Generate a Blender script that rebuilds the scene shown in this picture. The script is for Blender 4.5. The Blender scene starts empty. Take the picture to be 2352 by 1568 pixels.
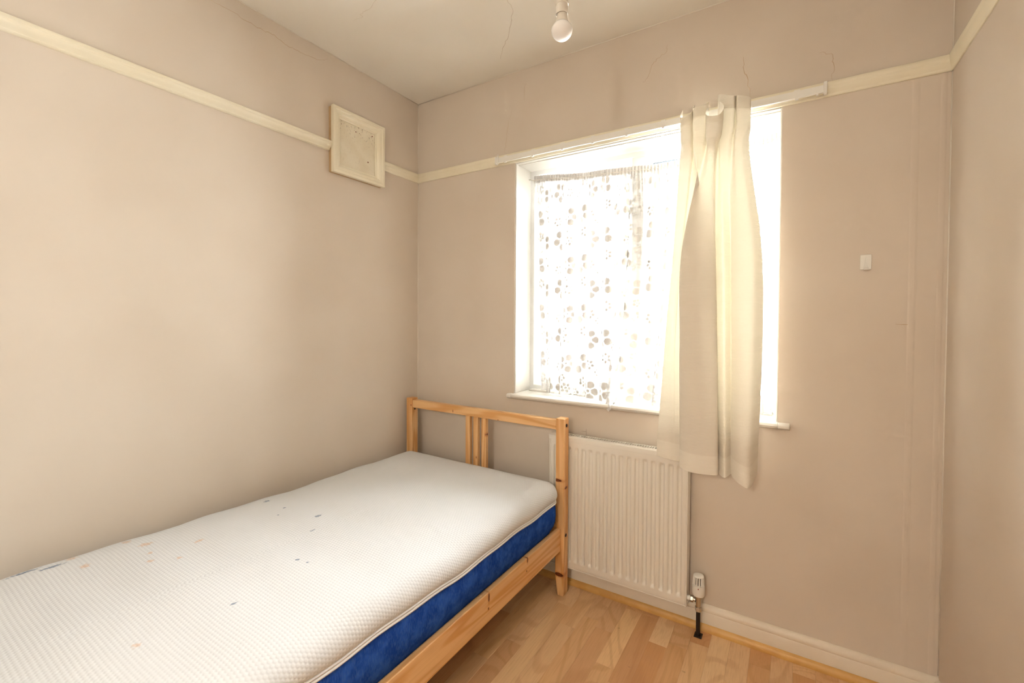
import bpy, bmesh, math, random
import numpy as np
from mathutils import Vector, Matrix

# ------------------------------------------------------------------ camera
sc = bpy.context.scene
C = sc.collection
random.seed(7)
F_PX, YAW, PITCH, ROLL = 1023.83, 0.5568, -0.0194, 0.0052
cd = bpy.data.cameras.new('camera')
cam = bpy.data.objects.new('camera', cd)
C.objects.link(cam)
cd.sensor_fit = 'HORIZONTAL'
cd.sensor_width = 36.0
cd.lens = F_PX / 2352 * 36
cd.shift_y = (751.25 - 784) / 2352
cd.clip_start = 0.02
fwd = Vector((-math.sin(YAW) * math.cos(PITCH), math.cos(YAW) * math.cos(PITCH), math.sin(PITCH)))
rgt = Vector((math.cos(YAW), math.sin(YAW), 0))
upv = rgt.cross(fwd)
c_, s_ = math.cos(ROLL), math.sin(ROLL)
r2, u2 = c_ * rgt + s_ * upv, -s_ * rgt + c_ * upv
cam.matrix_world = Matrix(((r2.x, u2.x, -fwd.x, 1.7871), (r2.y, u2.y, -fwd.y, -1.8626), (r2.z, u2.z, -fwd.z, 1.2034), (0, 0, 0, 1)))
sc.camera = cam

# ------------------------------------------------------------------ world, light, exposure
SKY = 38.0
FILL_W = 12.0  # power of the added fill light behind the camera
w = bpy.data.worlds.new('overcast_sky')
sc.world = w
w.use_nodes = True
bg = w.node_tree.nodes['Background']
bg.inputs[0].default_value = (0.96, 0.975, 1.0, 1)
bg.inputs[1].default_value = SKY


def portal(name, loc, rot, sx, sy):
    l = bpy.data.lights.new(name, 'AREA')
    l.shape = 'RECTANGLE'
    l.size, l.size_y = sx, sy
    l.cycles.is_portal = True
    o = bpy.data.objects.new(name, l)
    o.location, o.rotation_euler = loc, rot
    C.objects.link(o)
    return o


# sampling guides for the sky light (they emit nothing themselves)
portal('window_portal', (1.2, 0.32, 1.4), (-math.pi / 2, 0, 0), 1.3, 1.3)
vs = sc.view_settings
vs.view_transform = 'Standard'
vs.look = 'None'
vs.exposure = 1.8
vs.gamma = 1.0
vs.use_curve_mapping = False
cy = sc.cycles
cy.use_adaptive_sampling = True
cy.adaptive_threshold = 0.055
cy.adaptive_min_samples = 20
cy.max_bounces = 6
cy.diffuse_bounces = 4
cy.glossy_bounces = 4
cy.transmission_bounces = 10
cy.transparent_max_bounces = 12
cy.sample_clamp_indirect = 10.0
cy.caustics_reflective = False
cy.caustics_refractive = False


# ------------------------------------------------------------------ helpers
def lin(r, g, b):
    f = lambda v: (v / 255 / 12.92) if v / 255 <= 0.04045 else ((v / 255 + 0.055) / 1.055) ** 2.4
    return (f(r), f(g), f(b), 1)


def obj(name, bm, mat, parent=None, smooth=False, bevel=0, segs=2, angle=None):
    me = bpy.data.meshes.new(name)
    bmesh.ops.recalc_face_normals(bm, faces=bm.faces[:])
    bm.to_mesh(me)
    bm.free()
    return link(name, me, mat, parent, smooth, bevel, segs, angle)


def link(name, me, mat, parent=None, smooth=False, bevel=0, segs=2, angle=None):
    o = bpy.data.objects.new(name, me)
    C.objects.link(o)
    if mat and not me.materials:
        me.materials.append(mat)
    if parent:
        o.parent = parent
    if smooth:
        me.shade_smooth()
        if angle:
            me.set_sharp_from_angle(angle=math.radians(angle))
    if bevel:
        m = o.modifiers.new('bevel', 'BEVEL')
        m.width = bevel
        m.segments = segs
        m.limit_method = 'ANGLE'
        me.shade_smooth()
        me.set_sharp_from_angle(angle=math.radians(50))
    return o


def thing(name, label, cat, loc=(0, 0, 0), rotz=0.0):
    o = bpy.data.objects.new(name, None)
    o.empty_display_size = 0.1
    C.objects.link(o)
    o.location = loc
    o.rotation_euler = (0, 0, rotz)
    o['label'] = label
    o['category'] = cat
    return o


def struct(o):
    o['kind'] = 'structure'
    return o


def box(bm, x0, x1, y0, y1, z0, z1):
    v = [bm.verts.new(p) for p in ((x0, y0, z0), (x1, y0, z0), (x1, y1, z0), (x0, y1, z0), (x0, y0, z1), (x1, y0, z1), (x1, y1, z1), (x0, y1, z1))]
    for f in ((0, 3, 2, 1), (4, 5, 6, 7), (0, 1, 5, 4), (1, 2, 6, 5), (2, 3, 7, 6), (3, 0, 4, 7)):
        bm.faces.new([v[i] for i in f])
    return v


def bx(*a):
    bm = bmesh.new()
    box(bm, *a)
    return bm


def prism(bm, prof, a, b, fn):
    """closed 2-D profile swept between two stations; fn(p, q, t) -> xyz"""
    A = [bm.verts.new(fn(p, q, a)) for p, q in prof]
    B = [bm.verts.new(fn(p, q, b)) for p, q in prof]
    n = len(prof)
    for i in range(n):
        j = (i + 1) % n
        bm.faces.new((A[i], A[j], B[j], B[i]))
    bm.faces.new(A[::-1])
    bm.faces.new(B)


def lathe(bm, prof, seg=32, fn=lambda x, y, z: (x, y, z), cap=True):
    rings = []
    for r, z in prof:
        rings.append([bm.verts.new(fn(r * math.cos(2 * math.pi * k / seg), r * math.sin(2 * math.pi * k / seg), z)) for k in range(seg)])
    for A, B in zip(rings, rings[1:]):
        for k in range(seg):
            l = (k + 1) % seg
            bm.faces.new((A[k], A[l], B[l], B[k]))
    if cap:
        bm.faces.new(rings[0][::-1])
        bm.faces.new(rings[-1])
    return rings


def tube(bm, pts, r, seg=10):
    pts = [Vector(p) for p in pts]
    rings = []
    for i, p in enumerate(pts):
        t = (pts[min(i + 1, len(pts) - 1)] - pts[max(i - 1, 0)]).normalized()
        a = t.cross(Vector((0, 0, 1)) if abs(t.z) < 0.9 else Vector((1, 0, 0))).normalized()
        b = t.cross(a)
        rr = r[i] if isinstance(r, (list, tuple)) else r
        rings.append([bm.verts.new(p + rr * (math.cos(2 * math.pi * k / seg) * a + math.sin(2 * math.pi * k / seg) * b)) for k in range(seg)])
    for A, B in zip(rings, rings[1:]):
        for k in range(seg):
            l = (k + 1) % seg
            bm.faces.new((A[k], A[l], B[l], B[k]))
    bm.faces.new(rings[0][::-1])
    bm.faces.new(rings[-1])


def sheet(P, uv=None, thick=0):
    """grid of points P[i][j] -> mesh with optional uv[i][j]"""
    n, m = len(P), len(P[0])
    me = bpy.data.meshes.new('sheet')
    me.from_pydata([p for row in P for p in row], [], [(i * m + j, i * m + j + 1, (i + 1) * m + j + 1, (i + 1) * m + j) for i in range(n - 1) for j in range(m - 1)])
    if uv:
        lay = me.uv_layers.new(name='UVMap')
        flat = [q for row in uv for q in row]
        for lp in me.loops:
            lay.data[lp.index].uv = flat[lp.vertex_index]
    return me


def smst(a, b, x):
    t = min(1, max(0, (x - a) / (b - a)))
    return t * t * (3 - 2 * t)


def catmull(pts, n):
    """n points along a Catmull-Rom spline through pts (tuples)"""
    out = []
    k = len(pts)
    for i in range(n):
        t = i / (n - 1) * (k - 1)
        a = min(int(t), k - 2)
        f = t - a
        p0, p1, p2, p3 = pts[max(a - 1, 0)], pts[a], pts[a + 1], pts[min(a + 2, k - 1)]
        out.append(tuple(0.5 * (2 * q1 + (q2 - q0) * f + (2 * q0 - 5 * q1 + 4 * q2 - q3) * f * f + (3 * q1 - q0 - 3 * q2 + q3) * f ** 3) for q0, q1, q2, q3 in zip(p0, p1, p2, p3)))
    return out


# ------------------------------------------------------------------ materials
class N:
    """tiny node-graph helper"""

    def __init__(self, name):
        self.m = bpy.data.materials.new(name)
        self.m.use_nodes = True
        self.t = self.m.node_tree
        self.t.nodes.clear()
        self.out = self.t.nodes.new('ShaderNodeOutputMaterial')

    def n(self, typ, **kw):
        nd = self.t.nodes.new('ShaderNode' + typ)
        for k, v in kw.items():
            if k[0] == 'i' and k[1:].isdigit():
                self.set(nd.inputs[int(k[1:])], v)
            elif k in nd.inputs:
                self.set(nd.inputs[k], v)
            else:
                setattr(nd, k, v)
        return nd

    def set(self, sock, v):
        if isinstance(v, bpy.types.NodeSocket):
            self.t.links.new(v, sock)
        elif isinstance(v, bpy.types.Node):
            self.t.links.new(v.outputs[0], sock)
        else:
            sock.default_value = v

    def math(self, op, a, b=0.0, c=0.0, clamp=False):
        nd = self.n('Math', operation=op, i0=a, i1=b, i2=c)
        nd.use_clamp = clamp
        return nd.outputs[0]

    def vmath(self, op, a, b=(0, 0, 0)):
        nd = self.n('VectorMath', operation=op, i0=a, i1=b)
        return nd.outputs['Value'] if op in ('LENGTH', 'DISTANCE', 'DOT_PRODUCT') else nd.outputs[0]

    def mix(self, f, a, b, blend='MIX'):
        nd = self.t.nodes.new('ShaderNodeMix')
        nd.data_type = 'RGBA'
        nd.blend_type = blend
        self.set(nd.inputs[0], f)
        self.set(nd.inputs[6], a)
        self.set(nd.inputs[7], b)
        return nd.outputs[2]

    def ramp(self, v, lo, hi, a=0.0, b=1.0):
        nd = self.n('MapRange', i0=v, i1=lo, i2=hi, i3=a, i4=b)
        nd.interpolation_type = 'SMOOTHSTEP'
        return nd.outputs[0]

    def bump(self, h, strength=0.3, dist=0.001):
        return self.n('Bump', Strength=strength, Distance=dist, Height=h).outputs[0]

    def bsdf(self, color, rough=0.5, metal=0.0, normal=None, spec=0.5, **kw):
        p = self.n('BsdfPrincipled')
        self.set(p.inputs['Base Color'], color)
        self.set(p.inputs['Roughness'], rough)
        self.set(p.inputs['Metallic'], metal)
        self.set(p.inputs['Specular IOR Level'], spec)
        for k, v in kw.items():
            self.set(p.inputs[k.replace('_', ' ')], v)
        if normal is not None:
            self.set(p.inputs['Normal'], normal)
        return p.outputs[0]

    def done(self, sh):
        self.t.links.new(sh, self.out.inputs[0])
        return self.m

    def obj(self):
        return self.n('TexCoord').outputs['Object']

    def uv(self):
        return self.n('TexCoord').outputs['UV']

    def noise(self, vec, scale, detail=3.0, rough=0.5, dist=0.0):
        return self.n('TexNoise', Vector=vec, Scale=scale, Detail=detail, Roughness=rough, Distortion=dist).outputs[0]

    def scale(self, vec, s):
        return self.vmath('MULTIPLY', vec, s)


def m_plain(name, col, rough=0.5, metal=0.0, spec=0.5, bump=0.0, bscale=40.0, var=0.0, vscale=3.0, var_col=None):
    g = N(name)
    o = g.obj()
    c = col
    if var:
        c = g.mix(g.math('MULTIPLY', g.ramp(g.noise(o, vscale, 2), 0.35, 0.7), var), col, var_col or tuple(v * 0.7 for v in col[:3]) + (1,))
    nb = g.bump(g.noise(o, bscale, 1), 0.5, bump) if bump else None
    return g.done(g.bsdf(c, rough, metal, nb, spec))


def m_wall(name, col, col2):
    g = N(name)
    o = g.obj()
    big = g.noise(o, 3.2, 1.5)
    c = g.mix(g.ramp(big, 0.3, 0.7), col, col2)
    return g.done(g.n('BsdfDiffuse', Color=c).outputs[0])


def m_pine(name, axis, knots=()):
    """varnished pine, grain along the given axis; knots = (x, y, z, rx, ry, rz)"""
    g = N(name)
    o = g.obj()
    st = [9.0, 9.0, 9.0]
    st[axis] = 0.55
    v = g.scale(o, tuple(st))
    rings = g.math('SINE', g.math('MULTIPLY', g.noise(v, 1.2, 2, 0.35, 0.4), 60.0))
    c = g.mix(g.ramp(rings, -0.6, 1.0), lin(243, 196, 138), lin(226, 166, 102))
    fine = [160.0, 160.0, 160.0]
    fine[axis] = 3.0
    fn = g.noise(g.scale(o, tuple(fine)), 1.0, 3)
    c = g.mix(g.math('MULTIPLY', g.ramp(fn, 0.4, 0.75), 0.28), c, lin(205, 146, 88))
    if knots:
        dm = None
        for kx, ky, kz, rx, ry, rz in knots:
            d = g.vmath('LENGTH', g.vmath('MULTIPLY', g.vmath('SUBTRACT', o, (kx, ky, kz)), (1 / rx, 1 / ry, 1 / rz)))
            dm = d if dm is None else g.math('MINIMUM', dm, d)
        dm = g.math('ADD', dm, g.math('MULTIPLY', fn, 0.4))
        c = g.mix(g.ramp(dm, 2.3, 1.1, 0.0, 0.6), c, lin(196, 112, 54))
        c = g.mix(g.ramp(dm, 1.25, 1.0), c, lin(96, 42, 18))
        c = g.mix(g.ramp(dm, 0.8, 0.6, 0, 0.7), c, lin(150, 78, 36))
    return g.done(g.bsdf(c, 0.38, 0, None, 0.45))


def m_plank(name):
    g = N(name)
    o = g.obj()
    info = g.n('ObjectInfo')
    rnd = info.outputs['Random']
    off = g.n('CombineXYZ', i0=g.math('MULTIPLY', rnd, 37.0), i1=g.math('MULTIPLY', rnd, 91.0), i2=g.math('MULTIPLY', rnd, 13.0)).outputs[0]
    p = g.vmath('ADD', o, off)
    v = g.scale(p, (7.0, 0.9, 7.0))
    rings = g.math('SINE', g.math('MULTIPLY', g.noise(v, 0.6, 1.0, 0.4, 0.5), 62.0))
    r2n = g.n('TexWhiteNoise', noise_dimensions='1D', W=g.math('MULTIPLY', rnd, 517.0)).outputs[0]
    base = g.mix(rnd, lin(245, 204, 152), lin(210, 148, 90))
    base = g.mix(g.math('MULTIPLY', r2n, 0.35), base, lin(244, 216, 180))
    c = g.mix(g.ramp(rings, 0.3, 1.0, 0.0, 0.30), base, lin(198, 142, 92))
    fn = g.noise(g.scale(p, (260, 5, 260)), 1.0, 3)
    c = g.mix(g.math('MULTIPLY', g.ramp(fn, 0.42, 0.75), 0.25), c, lin(188, 132, 84))
    c = g.mix(g.ramp(g.noise(g.scale(p, (1, .5, 1)), 26, 2), 0.73, 0.8, 0, 0.35), c, lin(150, 92, 52))
    return g.done(g.bsdf(c, 0.42, 0, None, 0.45))


MARKS = [  # marks on the mattress cover: x, y, rx, ry, kind (0 blue-grey, 1 rusty)
    (0.14, -0.941, .010, .013, 0), (0.257, -0.943, .007, .006, 0), (0.419, -0.918, .008, .016, 0), (0.498, -0.992, .005, .010, 0),
    (0.63, -1.126, .006, .010, 0), (0.667, -1.117, .005, .005, 0), (0.694, -1.324, .004, .012, 0), (0.300, -0.99, .004, .004, 0),
    (0.067, -1.347, .016, .020, 1), (0.115, -1.351, .018, .012, 1), (0.192, -1.327, .014, .018, 1), (0.103, -1.467, .016, .014, 1),
    (0.194, -1.462, .014, .012, 1), (0.309, -1.356, .009, .009, 1), (0.29, -1.229, .008, .014, 1), (0.35, -1.303, .008, .009, 1),
    (0.26, -1.34, .007, .008, 1), (0.668, -1.501, .008, .008, 1), (0.124, -1.511, .010, .030, 0), (0.100, -1.560, .006, .035, 0)]


def m_cover():
    g = N('quilted_white_knit')
    uv = g.uv()
    k = 2 * math.pi / 0.0088
    sep = g.n('SeparateXYZ', i0=uv)
    x, y = sep.outputs[0], sep.outputs[1]
    w1 = g.math('COSINE', g.math('MULTIPLY', y, k))
    w2 = g.math('COSINE', g.math('ADD', g.math('MULTIPLY', x, k * 0.866), g.math('MULTIPLY', y, k * 0.5)))
    w3 = g.math('COSINE', g.math('SUBTRACT', g.math('MULTIPLY', x, k * 0.866), g.math('MULTIPLY', y, k * 0.5)))
    h = g.math('ADD', g.math('ADD', w1, w2), w3)
    h = g.math('POWER', g.ramp(h, -1.5, 3.0), 0.5)
    soft = g.noise(g.scale(uv, (1, 1, 0)), 9, 1)
    hh = g.math('ADD', g.math('MULTIPLY', h, 1.0), g.math('MULTIPLY', soft, 1.2))
    c = lin(230, 231, 233)
    nz = g.math('MULTIPLY', g.math('SUBTRACT', g.noise(g.scale(uv, (1, 1, 0)), 140, 3), 0.5), 2.4)
    for kd, lo, hi, amt, mc in ((1, 1.2, 0.3, 0.5, lin(222, 178, 140)), (0, 1.05, 0.4, 0.8, lin(120, 134, 160))):
        dm = None
        for mx, my, rx, ry, k_ in MARKS:
            if k_ == kd:
                d = g.vmath('LENGTH', g.vmath('MULTIPLY', g.vmath('SUBTRACT', uv, (mx, my, 0)), (1 / rx, 1 / ry, 1)))
                dm = d if dm is None else g.math('MINIMUM', dm, d)
        c = g.mix(g.ramp(g.math('ADD', dm, nz), lo, hi, 0, amt), c, mc)
    return g.done(g.n('BsdfDiffuse', Color=c, Normal=g.bump(hh, 0.40, 0.0016)).outputs[0])


def m_blue():
    g = N('blue_velour')
    uv = g.uv()
    o = g.obj()
    n1 = g.noise(o, 22, 3, 0.6)
    n2 = g.noise(g.scale(o, (1, 1, 0.25)), 300, 3)
    c = g.mix(g.ramp(n1, 0.35, 0.7), lin(34, 72, 164), lin(54, 98, 194))
    c = g.mix(g.math('MULTIPLY', g.ramp(n2, 0.45, 0.7), 0.35), c, lin(86, 122, 190))
    return g.done(g.n('BsdfDiffuse', Color=c, Normal=g.bump(g.noise(g.scale(o, (1, 1, 0.5)), 11, 2), 0.4, 0.004)).outputs[0])


def m_fabric(name, col, trans_col, trans):
    """woven cream curtain cloth that lets daylight through"""
    g = N(name)
    uv = g.uv()
    sep = g.n('SeparateXYZ', i0=uv)
    u, v = sep.outputs[0], sep.outputs[1]
    row = g.math('SINE', g.math('MULTIPLY', v, 2 * math.pi / 0.0042))
    brick = g.noise(g.scale(uv, (90, 420, 0)), 1.0, 2)
    h = g.math('ADD', g.math('MULTIPLY', row, 0.5), brick)
    thin = g.ramp(g.math('ADD', g.math('MULTIPLY', row, 0.5), g.math('MULTIPLY', brick, 0.9)), 0.0, 0.9)
    c = g.mix(g.math('MULTIPLY', thin, 0.15), col, lin(250, 244, 230))
    nb = g.bump(h, 0.35, 0.0008)
    d = g.n('BsdfDiffuse', Color=c, Normal=nb).outputs[0]
    tc = g.mix(thin, trans_col, tuple(min(1, q * 1.45) for q in trans_col[:3]) + (1,))
    t = g.n('BsdfTranslucent', Color=tc, Normal=nb).outputs[0]
    return g.done(g.n('MixShader', i0=trans, i1=d, i2=t).outputs[0])


def m_lace(name, header=False):
    """open net with dense woven flowers; the weave density is stored on the mesh"""
    g = N(name)
    d = g.n('BsdfDiffuse', Color=lin(228, 226, 224)).outputs[0]
    if header:
        f = g.n('MixShader', i0=0.002, i1=d, i2=g.n('BsdfTranslucent', Color=lin(225, 218, 208)).outputs[0]).outputs[0]
        dens = 1.0
    else:
        pat = g.n('Attribute', attribute_name='weave').outputs['Fac']
        t = g.n('BsdfTranslucent', Color=lin(240, 240, 240)).outputs[0]
        f = g.n('MixShader', i0=g.math('MULTIPLY_ADD', pat, -0.018, 0.02), i1=d, i2=t).outputs[0]
        dens = g.math('MULTIPLY_ADD', pat, 0.32, 0.68, True)
    tr = g.n('BsdfTransparent', Color=(1, 1, 1, 1)).outputs[0]
    return g.done(g.n('MixShader', i0=dens, i1=tr, i2=f).outputs[0])


def m_glass():
    g = N('window_glass')
    fr = g.n('Fresnel', IOR=1.45).outputs[0]
    gl = g.n('BsdfGlossy', Color=(1, 1, 1, 1), Roughness=0.02).outputs[0]
    tr = g.n('BsdfTransparent', Color=(0.95, 0.97, 0.96, 1)).outputs[0]
    return g.done(g.n('MixShader', i0=fr, i1=tr, i2=gl).outputs[0])


def m_vent_plate():
    g = N('rusty_cream_plate')
    o = g.obj()
    c = g.mix(g.ramp(g.noise(o, 16, 3), 0.35, 0.7), lin(238, 228, 206), lin(232, 220, 195))
    sp = g.ramp(g.noise(g.scale(o, (1, 1, 0.55)), 150, 3, 0.7), 0.60, 0.68)
    sep = g.n('SeparateXYZ', i0=o)
    topw = g.ramp(sep.outputs[2], 0.02, 0.09, 0.15, 1.0)
    c = g.mix(g.math('MULTIPLY', sp, topw), c, lin(120, 92, 60))
    for y, z, r in ((0.062, -0.045, .0045), (0.088, 0.09, .004), (-0.01, 0.078, .0035)):
        d = g.vmath('DISTANCE', o, (0.0155, y, z))
        c = g.mix(g.ramp(d, r, r * 0.6), c, lin(120, 52, 20))
    return g.done(g.bsdf(c, 0.6, 0, g.bump(g.noise(o, 40, 3), 0.3, 0.001), 0.3))


M = {}
M['wall'] = m_wall('greige_wall_paint', lin(226, 213, 198), lin(222, 208, 192))
M['ceiling'] = m_wall('off_white_ceiling', lin(248, 242, 231), lin(246, 239, 227))
M['cream'] = m_plain('cream_gloss_trim', lin(246, 237, 214), 0.38, 0, 0.5, 0.0006, 30, 0.35, 6, lin(232, 218, 186))
M['sillpaint'] = m_plain('white_gloss_sill', lin(232, 227, 218), 0.35, 0, 0.5, 0.0008, 25)
M['base'] = m_plain('baseboard_paint', lin(240, 228, 210), 0.4, 0, 0.5, 0.0006, 30, 0.3, 5, lin(228, 208, 182))
M['upvc'] = m_plain('white_upvc', lin(240, 240, 238), 0.3)
M['gasket'] = m_plain('dark_gasket', lin(60, 70, 76), 0.6)
M['radiator'] = m_plain('radiator_enamel', lin(243, 237, 226), 0.3)
M['slot'] = m_plain('radiator_inside', lin(120, 112, 104), 0.7)
M['plastic'] = m_plain('white_plastic', lin(244, 240, 232), 0.35)
M['recess_shade'] = m_plain('painted_recess_shade', lin(40, 30, 24), 0.7)  # near-black standing for shade inside the valve slots and pipe hole
M['chrome'] = m_plain('worn_chrome', lin(200, 194, 184), 0.22, 1.0)
M['blackpipe'] = m_plain('black_painted_pipe', lin(28, 18, 14), 0.45)
M['red'] = m_plain('red_mark', lin(150, 40, 50), 0.6)
M['grey'] = m_plain('grey_print', lin(170, 160, 148), 0.6)
M['bead'] = m_plain('wood_effect_bead', lin(226, 178, 104), 0.4, 0, 0.5, 0, 40, 0.5, 18, lin(206, 150, 78))
M['plank'] = m_plank('laminate_strip')
M['subfloor'] = m_plain('floor_joint', lin(140, 96, 60), 0.8)
M['cover'] = m_cover()
M['blue'] = m_blue()
M['piping'] = m_plain('white_piping', lin(240, 238, 238), 0.8)
M['curtain'] = m_fabric('cream_curtain', lin(236, 226, 212), lin(252, 231, 194), 0.060)
M['hem'] = m_fabric('cream_curtain_hem', lin(244, 236, 222), lin(240, 210, 160), 0.015)
M['lace'] = m_lace('floral_lace')
M['lacehead'] = m_lace('gathered_lace_header', True)
M['glass'] = m_glass()
M['bulb'] = m_plain('opal_bulb', lin(246, 240, 235), 0.18)
M['bulbneck'] = m_plain('bulb_neck', lin(224, 214, 200), 0.45)
M['vent'] = m_vent_plate()
M['ventback'] = m_plain('old_varnished_board', lin(206, 176, 134), 0.6, 0, 0.3, 0, 40, 0.5, 20, lin(180, 144, 98))
M['crack'] = m_plain('plaster_crack', lin(204, 176, 144), 0.9)
M['crackc'] = m_plain('ceiling_crack', lin(216, 200, 184), 0.9)
M['caulk'] = m_plain('painted_caulk', lin(232, 222, 208), 0.6)
M['pencil'] = m_plain('pencil_line', lin(140, 112, 88), 0.9)
M['metal'] = m_plain('dark_bolt', lin(70, 60, 56), 0.35, 0.9)
M['doorpaint'] = m_plain('white_door_paint', lin(240, 234, 224), 0.4)

# ------------------------------------------------------------------ room shell
W, H, D = 2.1965, 2.40, -2.55      # width, height, y of the wall behind the camera
T = 0.30                           # outer wall thickness
WX0, WX1, WZ0, WZ1 = 0.640, 1.756, 0.836, 1.962
RD = 0.15                          # reveal depth to the window frame


def wall_with_hole(y0, y1, x0, x1, z1, hx0, hx1, hz0, hz1):
    bm = bmesh.new()
    xs = [x0, hx0, hx1, x1]
    zs = sorted({0.0, hz0, hz1, z1})
    for i in range(3):
        for k in range(len(zs) - 1):
            if i == 1 and zs[k] >= hz0 - 1e-6 and zs[k + 1] <= hz1 + 1e-6:
                continue
            box(bm, xs[i], xs[i + 1], y0, y1, zs[k], zs[k + 1])
    bmesh.ops.remove_doubles(bm, verts=bm.verts[:], dist=1e-5)
    seen = {}
    for f in bm.faces[:]:
        seen.setdefault(frozenset(v.index for v in f.verts), []).append(f)
    bm.verts.index_update()
    seen = {}
    for f in bm.faces[:]:
        seen.setdefault(frozenset(v.index for v in f.verts), []).append(f)
    bmesh.ops.delete(bm, geom=[f for fs in seen.values() if len(fs) > 1 for f in fs], context='FACES_ONLY')
    return bm


wall_back = struct(obj('wall_back', wall_with_hole(0, T, -T, W + T, H, WX0, WX1, WZ0, WZ1), M['wall']))
wall_left = struct(obj('wall_left', bx(-T, 0, D - T, 0, 0, H), M['wall']))
wall_right = struct(obj('wall_right', bx(W, W + T, D - T, 0, 0, H), M['wall']))
DX0, DX1, DZ = 1.12, 1.90, 2.0
wall_front = struct(obj('wall_front', wall_with_hole(D - 0.1, D, 0, W, H, DX0, DX1, 0.0, DZ), M['ceiling']))
ceiling = struct(obj('ceiling', bx(-T, W + T, D - T, T, H, H + 0.15), M['ceiling']))
floor = struct(obj('floor', bx(-T, W + T, D - T, T, -0.15, -0.006), M['subfloor']))

# added unseen landing and open doorway behind the camera, holding the fill light
LX0, LX1, LY = 0.5, 2.4, -3.9
struct(obj('wall_landing_left', bx(LX0 - 0.1, LX0, LY, D - 0.1, 0, H), M['ceiling']))
struct(obj('wall_landing_right', bx(LX1, LX1 + 0.1, LY, D - 0.1, 0, H), M['ceiling']))
struct(obj('wall_landing_end', bx(LX0 - 0.1, LX1 + 0.1, LY - 0.1, LY, 0, H), M['ceiling']))
struct(obj('ceiling_landing', bx(LX0 - 0.1, LX1 + 0.1, LY - 0.1, D - 0.301, H, H + 0.15), M['ceiling']))
struct(obj('floor_landing', bx(LX0 - 0.1, LX1 + 0.1, LY - 0.1, D - 0.301, -0.15, -0.006), M['subfloor']))
door = struct(obj('door_1', bx(DX1 + 0.002, DX1 + 0.042, D - 0.10 - 0.76, D - 0.102, 0.004, DZ - 0.004), M['doorpaint'], bevel=0.002))
for zz0, zz1 in ((0.2, 0.95), (1.1, 1.9)):
    obj('door_panel', bx(DX1 - 0.004, DX1 + 0.0022, D - 0.76, D - 0.2, zz0, zz1), M['doorpaint'], door, bevel=0.004)
bmh = bmesh.new()
tube(bmh, [(DX1 + 0.01, D - 0.80, 1.0), (DX1 - 0.045, D - 0.80, 1.0), (DX1 - 0.052, D - 0.78, 1.0), (DX1 - 0.052, D - 0.69, 1.0)], 0.009, 12)
obj('door_handle', bmh, M['chrome'], door, smooth=True)
bmf = bmesh.new()
for x0, x1, z0, z1 in ((DX0 - 0.07, DX0, 0, DZ), (DX1, DX1 + 0.07, 0, DZ), (DX0 - 0.07, DX1 + 0.07, DZ, DZ + 0.07)):
    box(bmf, x0, x1, D, D + 0.015, z0, z1)
struct(obj('trim_6', bmf, M['doorpaint'], bevel=0.004))

# floor strips: three-strip laminate running towards the window
SW = 0.0652
rows = int(W / SW) + 1
unit = bmesh.new()
box(unit, 0, SW - 0.0003, 0, 1, -0.006, 0)
ume = bpy.data.meshes.new('plank')
unit.to_mesh(ume)
unit.free()
ume.materials.append(M['plank'])
random.seed(21)
for i in range(rows):
    x0 = i * SW - 0.012
    y = 0.0 - random.uniform(0.0, 0.35)
    first = True
    yy = 0.0
    while yy > D + 0.01:
        ln = random.uniform(0.32, 0.58)
        y1 = y if first else yy - ln
        if y1 > -0.05:
            y1 = -0.05
        if y1 < D + 0.12:
            y1 = D
        w0, w1 = max(0, x0), min(W, x0 + SW)
        if w1 - w0 > 0.002:
            o = bpy.data.objects.new('plank', ume)
            C.objects.link(o)
            o.parent = floor
            o.location = (w0, y1, 0)
            o.scale = ((w1 - w0) / SW, (yy - y1) - 0.0003, 1)
        first = False
        yy = y1


# ------------------------------------------------------------------ trims
def sweep_x(prof, x0, x1, mat, name, parent=None, smooth=40):
    """profile (out, z); out measured from the back wall into the room"""
    bm = bmesh.new()
    prism(bm, prof, x0, x1, lambda p, q, t: (t, -p, q))
    return obj(name, bm, mat, parent, smooth=True, angle=smooth)


def sweep_y(prof, y0, y1, mat, name, side=0, parent=None, smooth=40):
    bm = bmesh.new()
    prism(bm, prof, y0, y1, lambda p, q, t: ((p if side == 0 else W - p), t, q))
    return obj(name, bm, mat, parent, smooth=True, angle=smooth)


RZ0, RZ1 = 1.960, 1.998


def rail_profile(d, top):
    """picture rail: flat top band, cove, bottom bead; d = how far it stands off the wall"""
    k = (top - RZ0) / 0.038
    pr = [(0, 0.004), (0.73, 0.002), (0.93, 0), (1.0, -0.004), (1.0, -0.010), (0.917, -0.012), (0.883, -0.014), (0.907, -0.017), (0.85, -0.021), (0.667, -0.026), (0.483, -0.030), (0.417, -0.032), (0.417, -0.0345), (0.333, -0.037), (0.267, -0.038), (0, -0.038)]
    return [(a * d, top + b * k) for a, b in pr]


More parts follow.
